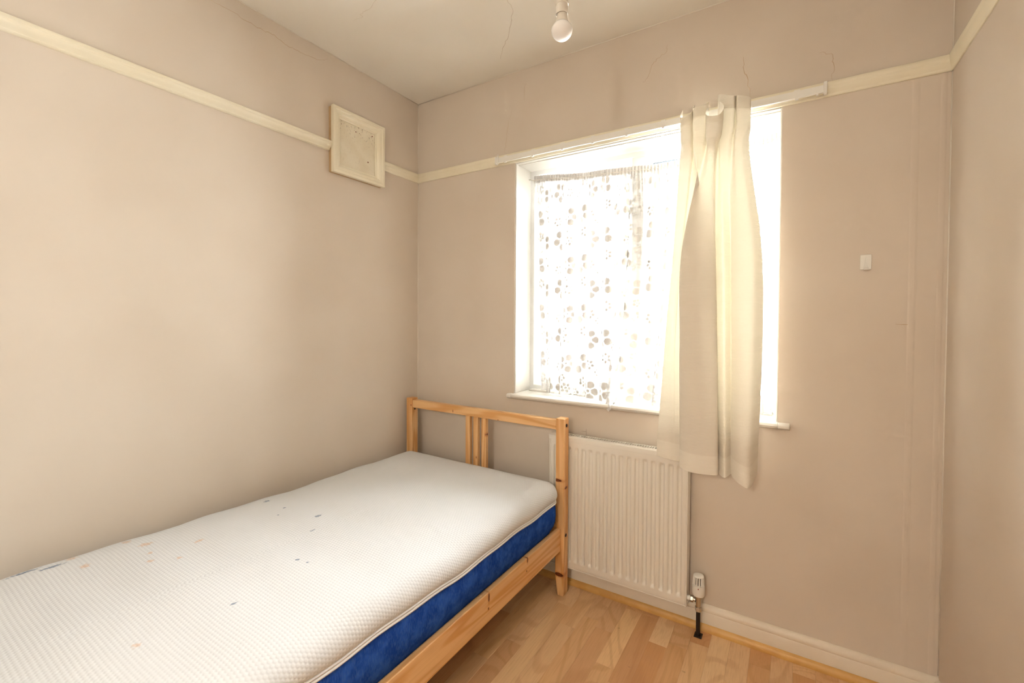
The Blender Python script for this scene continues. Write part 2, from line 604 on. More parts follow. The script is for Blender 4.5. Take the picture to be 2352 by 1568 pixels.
struct(sweep_x(rail_profile(0.020, 2.004), 0, W, M['cream'], 'trim_1'))
struct(sweep_y(rail_profile(0.030, 1.998), D, -0.577, M['cream'], 'trim_2'))
struct(sweep_y(rail_profile(0.022, 2.003), -0.276, -0.001, M['cream'], 'trim_3'))
struct(sweep_y(rail_profile(0.013, 2.008), D, -0.001, M['cream'], 'trim_4', 1))
bb = [(0, 0), (0.015, 0), (0.015, 0.066), (0.0135, 0.069), (0.0145, 0.072), (0.0145, 0.078), (0.0125, 0.085), (0.008, 0.091), (0.004, 0.0945), (0, 0.095)]
struct(sweep_x(bb, 0, W, M['base'], 'baseboard_back'))
struct(sweep_y(bb, D, -0.016, M['base'], 'baseboard_left'))
struct(sweep_y(bb, D, -0.016, M['base'], 'baseboard_right', 1))
qd = [(0.0155, 0.0), (0.0285, 0.0), (0.0285, 0.006), (0.027, 0.013), (0.0235, 0.019), (0.019, 0.0235), (0.0155, 0.025)]
struct(sweep_x(qd, 0.016, W - 0.016, M['bead'], 'trim_5'))


# cracks and marks, as hair-thin raised lines of old filler
def crack(pts, wdt, mat, parent, plane, jag=0.004, sub=5, name='crack', seed=1):
    rnd = random.Random(seed)
    P = []
    for (a, b), (c, d) in zip(pts, pts[1:]):
        for k in range(sub):
            t = k / sub
            P.append((a + (c - a) * t + rnd.uniform(-jag, jag) * (k > 0), b + (d - b) * t + rnd.uniform(-jag, jag) * (k > 0)))
    P.append(pts[-1])
    bm = bmesh.new()
    rows_ = []
    for i, (a, b) in enumerate(P):
        p, q = P[max(i - 1, 0)], P[min(i + 1, len(P) - 1)]
        dx, dy = q[0] - p[0], q[1] - p[1]
        l = math.hypot(dx, dy) or 1
        ww = wdt * (0.35 + 0.65 * math.sin(math.pi * (i + 0.4) / (len(P) - 0.2))) * rnd.uniform(0.7, 1.2)
        nx, ny = -dy / l * ww / 2, dx / l * ww / 2
        rows_.append([bm.verts.new(plane(a + nx, b + ny, 0.0)), bm.verts.new(plane(a, b, 0.0004)), bm.verts.new(plane(a - nx, b - ny, 0.0))])
    for A, B in zip(rows_, rows_[1:]):
        for k in range(2):
            bm.faces.new((A[k], A[k + 1], B[k + 1], B[k]))
    return obj(name, bm, mat, parent)


pb = lambda a, b, h: (a, -0.0001 - h, b)
pl = lambda a, b, h: (0.0001 + h, a, b)
pc = lambda a, b, h: (a, b, H - 0.0001 - h)
crack([(1.628, 2.174), (1.634, 2.109), (1.641, 2.10), (1.652, 2.02)], 0.0022, M['crack'], wall_back, pb, seed=3)
crack([(1.355, 2.304), (1.35, 2.275), (1.316, 2.262), (1.293, 2.241), (1.278, 2.197), (1.260, 2.179)], 0.0016, M['crack'], wall_back, pb, seed=4)
crack([(1.859, 2.117), (1.898, 2.10), (1.902, 2.063), (1.898, 2.012)], 0.0014, M['crack'], wall_back, pb, seed=5)
crack([(0.70, 2.33), (0.69, 2.29), (0.69, 2.25)], 0.0012, M['crack'], wall_back, pb, seed=6)
crack([(0.62, 2.22), (0.60, 2.15), (0.585, 2.06), (0.58, 2.02)], 0.0012, M['crack'], wall_back, pb, seed=7)
crack([(0.999, 0.698), (1.022, 0.700)], 0.0012, M['pencil'], wall_back, pb, 0, 2, 'pencil_line')
crack([(1.022, 0.712), (1.0225, 0.680)], 0.0012, M['pencil'], wall_back, pb, 0, 2, 'pencil_line')
crack([(2.075, 1.192), (2.119, 1.190)], 0.002, M['crack'], wall_back, pb, 0.0003, 4, 'scuff')
crack([(0.874, -0.45), (0.857, -0.371), (0.816, -0.321), (0.754, -0.245), (0.692, -0.193), (0.638, -0.129)], 0.0022, M['crackc'], ceiling, pc, 0.003, seed=8)
crack([(0.47, -0.70), (0.39, -0.671), (0.33, -0.67), (0.33, -0.655), (0.278, -0.659)], 0.0014, M['crackc'], ceiling, pc, 0.003, seed=9)
crack([(-1.15, 2.365), (-1.056, 2.345), (-0.994, 2.346), (-0.927, 2.34), (-0.868, 2.339), (-0.824, 2.346), (-0.778, 2.331), (-0.74, 2.333), (-0.691, 2.334), (-0.617, 2.346), (-0.58, 2.366)], 0.002, M['crack'], wall_left, pl, 0.003, seed=10)
# painted caulk lines along the corners
def caulk(p, q, parent, nrm, wd=0.0026):
    bm = bmesh.new()
    tube(bm, [Vector(p), (Vector(p) + Vector(q)) / 2 + Vector(nrm) * 0.0005, Vector(q)], wd, 8)
    obj('caulk_line', bm, M['caulk'], parent, smooth=True)


caulk((0, 0, 0.1), (0, 0, RZ0), wall_back, (1, -1, 0))
caulk((0, 0, RZ1 + 0.004), (0, 0, H), wall_back, (1, -1, 0))
caulk((W, 0, 0.1), (W, 0, RZ0), wall_back, (-1, -1, 0))
caulk((W, 0, RZ1 + 0.004), (W, 0, H), wall_back, (-1, -1, 0))
caulk((0, 0, H), (W, 0, H), ceiling, (0, -1, -1))
caulk((0, 0, H), (0, D, H), ceiling, (1, 0, -1))
# plastered-over vertical ridges near the corner
for x, wd in ((2.113, 0.010), (2.178, 0.008)):
    bm = bmesh.new()
    prism(bm, [(-wd, -0.002), (-wd, 0), (-wd * 0.5, 0.0008), (0, 0.0010), (wd * 0.5, 0.0008), (wd, 0), (wd, -0.002)], 0.096, 1.961, lambda p, q, t, x=x: (x + p, -q, t))
    obj('plaster_ridge', bm, M['wall'], wall_back)

# ------------------------------------------------------------------ window
win = struct(bpy.data.objects.new('window_1', None))
C.objects.link(win)
win.location = (0, 0, 0)
win['label'] = 'white framed window behind the lace net curtain'


def frame_ring(x0, x1, z0, z1, prof, mat, name, parent):
    """mitred rectangular frame; prof = (inset, y) closed"""
    bm = bmesh.new()
    rings_ = []
    for ins, y in prof:
        rings_.append([bm.verts.new(p) for p in ((x0 + ins, y, z0 + ins), (x1 - ins, y, z0 + ins), (x1 - ins, y, z1 - ins), (x0 + ins, y, z1 - ins))])
    n = len(rings_)
    for i in range(n):
        A, B = rings_[i], rings_[(i + 1) % n]
        for k in range(4):
            l = (k + 1) % 4
            bm.faces.new((A[k], A[l], B[l], B[k]))
    return obj(name, bm, mat, parent)


fp = [(0, RD), (0.026, RD), (0.030, RD + 0.003), (0.031, RD + 0.02), (0.040, RD + 0.024), (0.040, RD + 0.07), (0, RD + 0.07)]
frame_ring(WX0, WX1, WZ0, WZ1, fp, M['upvc'], 'frame', win)
MX0, MX1 = 1.169, 1.233
bm = bmesh.new()
prism(bm, [(MX0 - 0.006, RD + 0.025), (MX0, RD + 0.004), (MX0 + 0.004, RD + 0.001), (MX1 - 0.004, RD + 0.001), (MX1, RD + 0.004), (MX1 + 0.006, RD + 0.025), (MX1 + 0.006, RD + 0.07), (MX0 - 0.006, RD + 0.07)], WZ0 + 0.03, WZ1 - 0.03, lambda p, q, t: (p, q, t))
obj('mullion', bm, M['upvc'], win)
sash = frame_ring(WX0 + 0.040, MX0 - 0.006, WZ0 + 0.040, WZ1 - 0.040, [(0, RD + 0.028), (0.045, RD + 0.028), (0.052, RD + 0.036), (0.054, RD + 0.046), (0.054, RD + 0.068), (0, RD + 0.068)], M['upvc'], 'sash', win)
obj('pane', bx(WX0 + 0.090, MX0 - 0.056, RD + 0.052, RD + 0.056, WZ0 + 0.090, WZ1 - 0.090), M['glass'], sash)
hb = bmesh.new()
box(hb, 1.125, 1.143, RD + 0.012, RD + 0.028, 1.28, 1.36)
box(hb, 1.127, 1.141, RD - 0.004, RD + 0.012, 1.20, 1.33)
obj('handle', hb, M['plastic'], sash, bevel=0.004)
bead_ = frame_ring(MX1 + 0.006, WX1 - 0.040, WZ0 + 0.040, WZ1 - 0.040, [(0, RD + 0.022), (0.012, RD + 0.026), (0.018, RD + 0.036), (0.018, RD + 0.046), (0, RD + 0.046)], M['upvc'], 'glazing_bead', win)
frame_ring(MX1 + 0.023, WX1 - 0.057, WZ0 + 0.057, WZ1 - 0.057, [(0, RD + 0.034), (0.005, RD + 0.034), (0.005, RD + 0.046), (0, RD + 0.046)], M['gasket'], 'gasket', bead_)
obj('pane', bx(MX1 + 0.02, WX1 - 0.054, RD + 0.047, RD + 0.051, WZ0 + 0.054, WZ1 - 0.054), M['glass'], win)
# plastered reveal skins (painted white) and sill
bm = bmesh.new()
box(bm, WX0 - 0.001, WX0 + 0.006, 0.004, RD, WZ0, WZ1)
obj('reveal', bm, M['sillpaint'], win, bevel=0.003)
obj('reveal', bx(WX1 - 0.006, WX1 + 0.001, 0.004, RD, WZ0, WZ1), M['sillpaint'], win, bevel=0.003)
bm = bmesh.new()
box(bm, WX0 + 0.006, WX1 - 0.006, 0.004, RD, WZ1 - 0.005, WZ1 + 0.001)
obj('reveal_head', bm, M['sillpaint'], win, bevel=0.002)
obj('reveal_batten', bx(WX0 + 0.006, WX1 - 0.006, 0.026, 0.034, WZ1 - 0.008, WZ1 - 0.005), M['sillpaint'], win)
bm = bmesh.new()
nose = [(-RD, WZ0 + 0.0005), (0.020, WZ0 + 0.0005), (0.027, WZ0 - 0.003), (0.030, WZ0 - 0.010), (0.027, WZ0 - 0.017), (0.020, WZ0 - 0.021), (0.0005, WZ0 - 0.021), (0.0005, WZ0 - 0.0005), (-RD, WZ0 - 0.0005)]
prism(bm, nose[:1] + nose[1:7] + nose[7:], WX0 + 0.0005, WX1 - 0.0005, lambda p, q, t: (t, -p, q))
obj('sill', bm, M['sillpaint'], win, smooth=True, angle=40)
horn = [(0.0005, WZ0 + 0.0005), (0.020, WZ0 + 0.0005), (0.027, WZ0 - 0.003), (0.030, WZ0 - 0.010), (0.027, WZ0 - 0.017), (0.020, WZ0 - 0.021), (0.0005, WZ0 - 0.021)]
for a, b in ((0.612, WX0 + 0.0005), (WX1 - 0.0005, 1.794)):
    bm = bmesh.new()
    prism(bm, horn, a, b, lambda p, q, t: (t, -p, q))
    obj('sill_horn', bm, M['sillpaint'], win, bevel=0.004)
obj('inner_ledge', bx(WX0 + 0.02, WX1 - 0.02, 0.11, RD + 0.02, WZ0 + 0.0005, WZ0 + 0.008), M['sillpaint'], win, bevel=0.002)

# ------------------------------------------------------------------ bed frame
RB = math.radians(-0.5)
bed = thing('bed_frame', 'pine single bed frame with three-slat headboard, standing against the wall by the radiator', 'bed', (0.5, -0.1, 0), RB)


def bl(v):  # world-ish numbers measured in the photo -> bed coordinates
    return v


def bbx(x0, x1, y0, y1, z0, z1):
    return bx(x0 - 0.5, x1 - 0.5, y0 + 0.1, y1 + 0.1, z0, z1)


kn = lambda x, y, z, a, b, c: (x - 0.5, y + 0.1, z, a, b, c)
PINE_Z = m_pine('pine_upright', 2, [kn(0.942, -.12, .503, .022, .03, .006), kn(0.952, -.12, .092, .022, .03, .008), kn(.973, -.1, .47, .02, .012, .005), kn(.548, -.10, .642, .004, .012, .008), kn(.494, -.10, .523, .004, .012, .006), kn(.062, -.12, .735, .003, .01, .003)])
PINE_Y = m_pine('pine_side_rail', 1, [kn(.957, -.655, .277, .02, .004, .015), kn(.957, -.657, .241, .02, .003, .004), kn(.957, -.402, .287, .02, .004, .010), kn(.957, -.408, .247, .02, .003, .003), kn(.957, -1.05, .26, .01, .003, .003)])
PINE_X = m_pine('pine_cross_rail', 0, [kn(.625, -.12, .724, .003, .012, .002), kn(.35, -.12, .735, .002, .01, .006)])


def post(x0, x1, y0, y1, h, inner, name='post'):
    """square post with the inner face of its foot tapered"""
    bm = bmesh.new()
    t = 0.012
    a0, a1 = (x0, x1)
    for za, zb, e0, e1 in ((0.085, h, 0, 0), (0.0, 0.085, t, 0)):
        lo = (a0 + (e0 if inner > 0 else 0), a1 - (e0 if inner < 0 else 0))
        v = [(lo[0], y0, za), (lo[1], y0, za), (lo[1], y1, za), (lo[0], y1, za), (a0, y0, zb), (a1, y0, zb), (a1, y1, zb), (a0, y1, zb)]
        v = [bm.verts.new((p[0] - 0.5, p[1] + 0.1, p[2])) for p in v]
        fs = [(0, 1, 5, 4), (1, 2, 6, 5), (2, 3, 7, 6), (3, 0, 4, 7)]
        fs.append((4, 5, 6, 7) if za > 0 else (0, 3, 2, 1))
        for f in fs:
            bm.faces.new([v[i] for i in f])
    bmesh.ops.remove_doubles(bm, verts=bm.verts[:], dist=1e-5)
    return obj(name, bm, PINE_Z, bed, bevel=0.003)


PY0, PY1 = -0.120, -0.075
p_r = post(0.932, 0.973, PY0, PY1, 0.772, 1)
p_l = post(0.027, 0.068, PY0, PY1, 0.772, -1)
obj('head_rail', bbx(0.068, 0.932, -0.116, -0.082, 0.721, 0.762), PINE_X, bed, bevel=0.003)
obj('lower_head_rail', bbx(0.068, 0.932, -0.116, -0.082, 0.24, 0.30), PINE_X, bed, bevel=0.003)
for x in (0.426, 0.474, 0.523):
    obj('slat', bbx(x, x + 0.028, -0.110, -0.090, 0.30, 0.721), PINE_Z, bed, bevel=0.002)
FY = -2.13
obj('side_rail', bbx(0.936, 0.958, FY + 0.045, PY0, 0.195, 0.295), PINE_Y, bed, bevel=0.003)
obj('side_rail', bbx(0.042, 0.064, FY + 0.045, PY0, 0.195, 0.295), PINE_Y, bed, bevel=0.003)
post(0.932, 0.973, FY, FY + 0.045, 0.44, 1)
post(0.027, 0.068, FY, FY + 0.045, 0.44, -1)
obj('foot_rail', bbx(0.068, 0.932, FY + 0.004, FY + 0.038, 0.36, 0.43), PINE_X, bed, bevel=0.003)
obj('lower_foot_rail', bbx(0.068, 0.932, FY + 0.004, FY + 0.038, 0.195, 0.295), PINE_X, bed, bevel=0.003)
for s, xx in ((1, 0.936), (-1, 0.064)):
    a, b = (xx - 0.022, xx) if s > 0 else (xx, xx + 0.022)
    obj('slat_ledge', bbx(a, b, FY + 0.05, PY0 - 0.005, 0.215, 0.24), PINE_Y, bed)
y = -0.17
while y > FY + 0.12:
    obj('base_slat', bbx(0.066, 0.934, y - 0.065, y, 0.24, 0.256), PINE_X, bed)
    y -= 0.135
for (x, yy, z, dr) in ((0.9735, -0.1, 0.742, 1), (0.9735, -0.1, 0.262, 1)):
    bm = bmesh.new()
    lathe(bm, [(0.0075, 0), (0.0075, 0.001), (0.0055, 0.0025), (0.003, 0.003)], 16, lambda a, b, c, x=x, yy=yy, z=z: (x - 0.5 + c, yy + 0.1 + a, z + b))
    obj('bolt', bm, M['metal'], p_r, smooth=True, angle=40)
bm = bmesh.new()
lathe(bm, [(0.005, 0), (0.005, 0.001), (0.003, 0.0022)], 14, lambda a, b, c: (0.068 - 0.5 + c, -0.098 + 0.1 + a, 0.712 + b))
obj('bolt', bm, M['metal'], p_l, smooth=True, angle=40)

# ------------------------------------------------------------------ mattress
mat_ = thing('mattress', 'white quilted mattress with blue side panel lying on the pine bed', 'mattress', (0.5, -0.1, 0), RB)
X0, X1, Y0, Y1, RC = 0.060 - 0.5, 0.962 - 0.5, -2.075 + 0.1, -0.128 + 0.1, 0.055


def outline(ins, seg=10, nx=34, ny=72):
    x0, x1, y0, y1 = X0 + ins, X1 - ins, Y0 + ins, Y1 - ins
    r = max(RC - ins, 0.002)
    pts = []

    def arc(cx, cyy, a0):
        for k in range(seg + 1):
            a = a0 + math.pi / 2 * k / seg
            pts.append((cx + r * math.cos(a), cyy + r * math.sin(a), math.cos(a), math.sin(a)))

    def line(a, b, n, nrm):
        for k in range(1, n):
            t = k / n
            pts.append((a[0] + (b[0] - a[0]) * t, a[1] + (b[1] - a[1]) * t) + nrm)

    arc(x1 - r, y0 + r, -math.pi / 2)
    line((x1, y0 + r), (x1, y1 - r), ny, (1, 0))
    arc(x1 - r, y1 - r, 0)
    line((x1 - r, y1), (x0 + r, y1), nx, (0, 1))
    arc(x0 + r, y1 - r, math.pi / 2)
    line((x0, y1 - r), (x0, y0 + r), ny, (-1, 0))
    arc(x0 + r, y0 + r, math.pi)
    line((x0 + r, y0), (x1 - r, y0), nx, (0, -1))
    return pts


def undul(x, y):
    return 0.0022 * math.sin(9 * y + 2 * x) + 0.0016 * math.sin(17 * x - 5 * y) + 0.0012 * math.sin(31 * y + 3)


def rise(y):   # the mattress sits a little higher towards its foot
    t = (Y1 - y) / (Y1 - Y0)
    return 0.020 * smst(0.3, 0.75, t)


def wave(y):
    return 0.0025 * math.sin(13 * y + 1.0) + 0.0018 * math.sin(29 * y)


SZ = 0.424


def ring_mesh(levels, name, mat, parent, close_top=False):
    """levels: (inset, z, dz_follow 0..1, arc) -> mesh"""
    me_v, me_uv, rings_ = [], [], []
    for ins, z, fol, arc_ in levels:
        idx = []
        for (x, y, nx_, ny_) in outline(ins):
            zz = z + fol * rise(y) + (wave(y) if 0.5 < fol else 0) * (1 if ins < 0.05 else 0)
            if ins >= 0.03 and z > SZ:
                zz += undul(x, y) * min(1, (ins - 0.02) / 0.08)
            idx.append(len(me_v))
            me_v.append((x, y, zz))
            ex = arc_ + ins
            me_uv.append((x + 0.5 + nx_ * ex, y - 0.1 + ny_ * ex))
        rings_.append(idx)
    faces = []
    n = len(rings_[0])
    for A, B in zip(rings_, rings_[1:]):
        for k in range(n):
            l = (k + 1) % n
            faces.append((A[k], A[l], B[l], B[k]))
    if close_top:
        faces.append(tuple(rings_[-1]))
    me = bpy.data.meshes.new(name)
    me.from_pydata(me_v, [], faces)
    lay = me.uv_layers.new(name='UVMap')
    for lp in me.loops:
        lay.data[lp.index].uv = me_uv[lp.vertex_index]
    return link(name, me, mat, parent, smooth=True)


# profile of the white cover: from the piping up and over the rounded edge
prof_c = [(0.004, SZ + 0.010), (-0.001, SZ + 0.018), (-0.004, SZ + 0.029), (-0.003, SZ + 0.042), (0.001, SZ + 0.054), (0.008, SZ + 0.065), (0.018, SZ + 0.074), (0.032, SZ + 0.081), (0.050, SZ + 0.0855), (0.075, SZ + 0.0885), (0.11, SZ + 0.0905), (0.16, SZ + 0.0915), (0.22, SZ + 0.092), (0.29, SZ + 0.0925), (0.36, SZ + 0.093), (0.42, SZ + 0.093), (0.440, SZ + 0.093)]
arcs = [0]
for (a, b), (c, d) in zip(prof_c, prof_c[1:]):
    arcs.append(arcs[-1] + math.hypot(c - a, d - b))
flat_at = 9
lev = []
for (ins, z), a in zip(prof_c, arcs):
    # unrolled distance beyond the flat top, zero once on the flat
    ex = max(0.0, (arcs[flat_at] - a) - (prof_c[flat_at][0] - ins))
    fol = 1.0 if ins < 0.03 else max(0.55, 1.0 - (ins - 0.03) * 2)
    lev.append((ins, z, fol, ex - ins))
ring_mesh(lev, 'top_cover', M['cover'], mat_, True)
side = [(0.040, 0.2562, 0, 0), (0.033, 0.2565, 0, 0), (0.0295, 0.262, 0, 0), (0.0285, 0.290, 0, 0), (0.0265, 0.298, 0, 0), (0.019, 0.308, 0.1, 0), (0.011, 0.322, 0.25, 0), (0.005, 0.342, 0.4, 0), (0.002, 0.368, 0.6, 0), (0.003, 0.395, 0.85, 0), (0.005, SZ - 0.012, 0.95, 0), (0.007, SZ + 0.003, 1, 0)]
ring_mesh(side, 'side_panel', M['blue'], mat_)
pip = []
for zc, rr in ((SZ + 0.0005, 0.0042), (SZ + 0.0085, 0.0036)):
    n = 8
    pts_ = [(0.0035 - rr * math.cos(2 * math.pi * k / n), zc + rr * math.sin(2 * math.pi * k / n), 1, 0) for k in range(n + 1)]
    ring_mesh(pts_, 'piping', M['piping'], mat_)

# ------------------------------------------------------------------ radiator
rad = thing('radiator', 'white ribbed panel radiator with slotted top grille below the window', 'radiator', (1.18, -0.045, 0))
RX0, RX1, RZ_0, RZ_1, RYF, RYB = 0.875, 1.466, 0.0985, 0.685, -0.070, -0.018
ox, oy = 1.18, -0.045


def rbx(x0, x1, y0, y1, z0, z1):
    return bx(x0 - ox, x1 - ox, y0 - oy, y1 - oy, z0, z1)


nfl, pit = 17, 0.0332
fx0 = (RX0 + RX1) / 2 - nfl * pit / 2


cols = [RX0 + 0.004, RX0 + 0.008]
for i in range(nfl):
    for f in (0.08, 0.2, 0.27, 0.34, 0.42, 0.58, 0.66, 0.73, 0.80, 0.92):
        cols.append(fx0 + (i + f) * pit)
cols += [RX1 - 0.008, RX1 - 0.004]
zl = [RZ_0 + 0.003, RZ_0 + 0.008, RZ_0 + 0.020, RZ_0 + 0.026] + [RZ_0 + 0.026 + 0.004 * k for k in range(1, 7)]
zl += [RZ_0 + 0.056 + (0.440 * k / 14) for k in range(1, 14)] + [RZ_1 - 0.084 + 0.004 * k for k in range(0, 13)] + [RZ_1 - 0.030, RZ_1 - 0.026, RZ_1 - 0.022]
zl = sorted(set(round(q, 5) for q in zl))
P = []
for z in zl:
    row = []
    for x in cols:
        q = (x - fx0) / pit
        fr = q - math.floor(q)
        d = smst(0.2, 0.34, fr) * (1 - smst(0.66, 0.80, fr)) if 0 <= q <= nfl else 0
        e = smst(RZ_0 + 0.030, RZ_0 + 0.046, z) * (1 - smst(RZ_1 - 0.058, RZ_1 - 0.042, z))
        edge = 0.002 if (x < RX0 + 0.006 or x > RX1 - 0.006 or z < RZ_0 + 0.005) else 0
        row.append((x - ox, RYF - oy + 0.009 * d * e + edge, z))
    P.append(row)
link('front_panel', sheet(P), M['radiator'], rad, smooth=True)
bm = bmesh.new()
box(bm, RX0 + 0.003 - ox, RX1 - 0.003 - ox, RYF + 0.010 - oy, RYF + 0.016 - oy, RZ_0 + 0.002, RZ_1 - 0.02)
box(bm, RX0 + 0.010 - ox, RX1 - 0.010 - ox, RYB - 0.014 - oy, RYB - 0.006 - oy, RZ_0 + 0.02, RZ_1 - 0.03)
obj('inner_panel', bm, M['slot'], rad)
for a, b in ((RX0 - 0.001, RX0 + 0.0045), (RX1 - 0.0045, RX1 + 0.001)):
    obj('side_cover', rbx(a, b, RYF - 0.001, RYB, RZ_0, RZ_1 - 0.001), M['radiator'], rad, bevel=0.002)
obj('bottom_lip', rbx(RX0 + 0.004, RX1 - 0.004, RYF + 0.001, RYF + 0.012, RZ_0, RZ_0 + 0.004), M['radiator'], rad, bevel=0.0015)
# top casing: rounded front lip, rim strips and a slotted grille
bm = bmesh.new()
lip = [(RYF + 0.014, RZ_1 + 0.0005), (RYF + 0.003, RZ_1 + 0.0005), (RYF - 0.002, RZ_1 - 0.002), (RYF - 0.003, RZ_1 - 0.006), (RYF - 0.003, RZ_1 - 0.021), (RYF + 0.004, RZ_1 - 0.023), (RYF + 0.006, RZ_1 - 0.004), (RYF + 0.014, RZ_1 - 0.004)]
prism(bm, lip, RX0 - 0.0015 - ox, RX1 + 0.0015 - ox, lambda p, q, t: (t, p - oy, q))
obj('top_casing', bm, M['radiator'], rad, smooth=True, angle=40)
bm = bmesh.new()
ga, gb = RYF + 0.014, RYB
box(bm, RX0 - ox, RX1 - ox, ga - oy, ga + 0.006 - oy, RZ_1 - 0.004, RZ_1 + 0.0005)
box(bm, RX0 - ox, RX1 - ox, gb - 0.008 - oy, gb - oy, RZ_1 - 0.012, RZ_1 + 0.0005)
box(bm, RX0 - ox, RX0 + 0.03 - ox, ga + 0.006 - oy, gb - 0.008 - oy, RZ_1 - 0.004, RZ_1 + 0.0005)
box(bm, RX1 - 0.03 - ox, RX1 - ox, ga + 0.006 - oy, gb - 0.008 - oy, RZ_1 - 0.004, RZ_1 + 0.0005)
ng = 52
gp = (RX1 - RX0 - 0.06) / ng
for k in range(ng):
    xx = RX0 + 0.03 + (k + 0.62) * gp
    box(bm, xx - ox, xx + gp * 0.42 - ox, ga + 0.006 - oy, gb - 0.008 - oy, RZ_1 - 0.003, RZ_1)
obj('grille', bm, M['radiator'], rad)
for xx in (1.02, 1.35):
    obj('bracket', rbx(xx, xx + 0.03, RYB - 0.004, -0.001, 0.25, 0.55), M['radiator'], rad)

# valve and pipe at its right end
VX, VY = 1.507, -0.056
val = thing('radiator_valve', 'white thermostatic valve head on a chrome body with a dark pipe beside the radiator', 'valve', (VX, VY, 0))
bm = bmesh.new()
seg = 48
prof_v = [(0.0150, 0.158, 0), (0.0185, 0.159, 0), (0.0205, 0.163, 0), (0.0213, 0.172, 0), (0.0210, 0.190, 0), (0.0205, 0.200, 0), (0.0203, 0.2035, 0), (0.0202, 0.205, 1), (0.0195, 0.220, 1), (0.0183, 0.234, 1), (0.0178, 0.2375, 1), (0.0176, 0.2385, 0), (0.0165, 0.242, 0), (0.0135, 0.2445, 0), (0.004, 0.245, 0)]
rings_ = []
for r, z, sl in prof_v:
    r, z = r * 1.08, 0.152 + (z - 0.158) * 0.92
    ring = []
    for k in range(seg):
        a = 2 * math.pi * k / seg
        slot = sl and (k % 4 == 0 or k % 4 == 1)
        rr = r - (0.0055 if slot else 0)
        ring.append(bm.verts.new((rr * math.cos(a), rr * math.sin(a), z)))
    rings_.append(ring)
for A, B in zip(rings_, rings_[1:]):
    for k in range(seg):
        l = (k + 1) % seg
        bm.faces.new((A[k], A[l], B[l], B[k]))
bm.faces.new(rings_[0][::-1])
bm.faces.new(rings_[-1])
head = obj('valve_head', bm, M['plastic'], val, smooth=True, angle=35)
bm = bmesh.new()
for k in range(12):
    a = 2 * math.pi * (4 * k + 0.5) / seg
    c, s = math.cos(a), math.sin(a)
    q = []
    for r, z in ((0.0166, 0.1965), (0.0148, 0.223)):
        for d in (-0.0010, 0.0010):
            q.append((r * c - d * s, r * s + d * c, z))
    vv = [bm.verts.new(p) for p in q]
    bm.faces.new((vv[0], vv[1], vv[3], vv[2]))
obj('slot_shade', bm, M['recess_shade'], head)  # dark strips painting shade into the recessed slots of the head
bm = bmesh.new()
ar = math.atan2(-1.79, 0.22)
for r, z0, z1, dw, mt in ((0.0213, 0.1925, 0.1985, 0.0013, 'red'),):
    c, s = math.cos(ar), math.sin(ar)
    v = [bm.verts.new((r * 1.08 * c - d * s, r * 1.08 * s + d * c, 0.152 + (z - 0.158) * 0.92)) for d, z in ((-dw, z0), (dw, z0), (dw, z1), (-dw, z1))]
    bm.faces.new(v)
obj('pointer', bm, M['red'], head)
bm = bmesh.new()
lathe(bm, [(0.0125, 0.144), (0.0125, 0.152)], 24)
lathe(bm, [(0.0100, 0.118), (0.0105, 0.124), (0.0108, 0.144)], 24)
lathe(bm, [(0.0095, 0.108), (0.0095, 0.118)], 24)
obj('valve_body', bm, M['chrome'], val, smooth=True, angle=35)
bm = bmesh.new()
lathe(bm, [(0.0085, 0.088), (0.012, 0.092), (0.0125, 0.100), (0.012, 0.108)], 6)
obj('compression_nut', bm, M['chrome'], val)
bm = bmesh.new()
ct = lambda x0, y0, z0: (lambda a, b, c: (c + x0, a + y0, b + z0))
lathe(bm, [(0.0075, -0.010), (0.0075, -0.018)], 20, ct(0, 0, 0.131))
lathe(bm, [(0.0118, -0.018), (0.0122, -0.020), (0.0122, -0.027), (0.0105, -0.029)], 6, ct(0, 0, 0.131))
obj('union_nut', bm, M['chrome'], val)
bm = bmesh.new()
lathe(bm, [(0.0098, -0.029), (0.0098, -0.0395)], 20, ct(0, 0, 0.131))
obj('tail_bush', bm, M['plastic'], val, smooth=True, angle=40)
bm = bmesh.new()
lathe(bm, [(0.0078, 0.0), (0.0078, 0.088)], 18)
obj('pipe', bm, M['blackpipe'], val, smooth=True, angle=40)
# dark plate that paints the shade of the hole around the pipe
bm = bmesh.new()
box(bm, VX - 0.012, VX + 0.016, VY - 0.022, VY + 0.012, 0.0002, 0.0008)
obj('pipe_hole_shade', bm, M['recess_shade'], floor)

# ------------------------------------------------------------------ curtain track
TY, TZ0, TZ1 = -0.043, 1.962, 1.986
trk = thing('curtain_track', 'long white plastic curtain track fixed along the picture rail above the window', 'curtain track', (1.2, 0, 1.98))
tw = lambda x0, x1, y0, y1, z0, z1: bx(x0 - 1.2, x1 - 1.2, y0, y1, z0 - 1.98, z1 - 1.98)
bm = bmesh.new()
tp = [(TY, TZ0 + 0.002), (TY, TZ1), (TY + 0.004, TZ1 + 0.001), (TY + 0.009, TZ1), (TY + 0.009, TZ0 + 0.004), (TY + 0.008, TZ0), (TY + 0.001, TZ0)]
prism(bm, tp, 0.560 - 1.2, 1.872 - 1.2, lambda p, q, t: (t, p, q - 1.98))
obj('rail', bm, M['plastic'], trk)
obj('end_cap', tw(0.552, 0.560, TY - 0.004, TY + 0.013, TZ0 - 0.006, TZ1 + 0.006), M['plastic'], trk, bevel=0.0015)
obj('end_cap', tw(1.872, 1.882, TY - 0.005, TY + 0.013, TZ0 - 0.006, TZ1 + 0.010), M['plastic'], trk, bevel=0.0015)
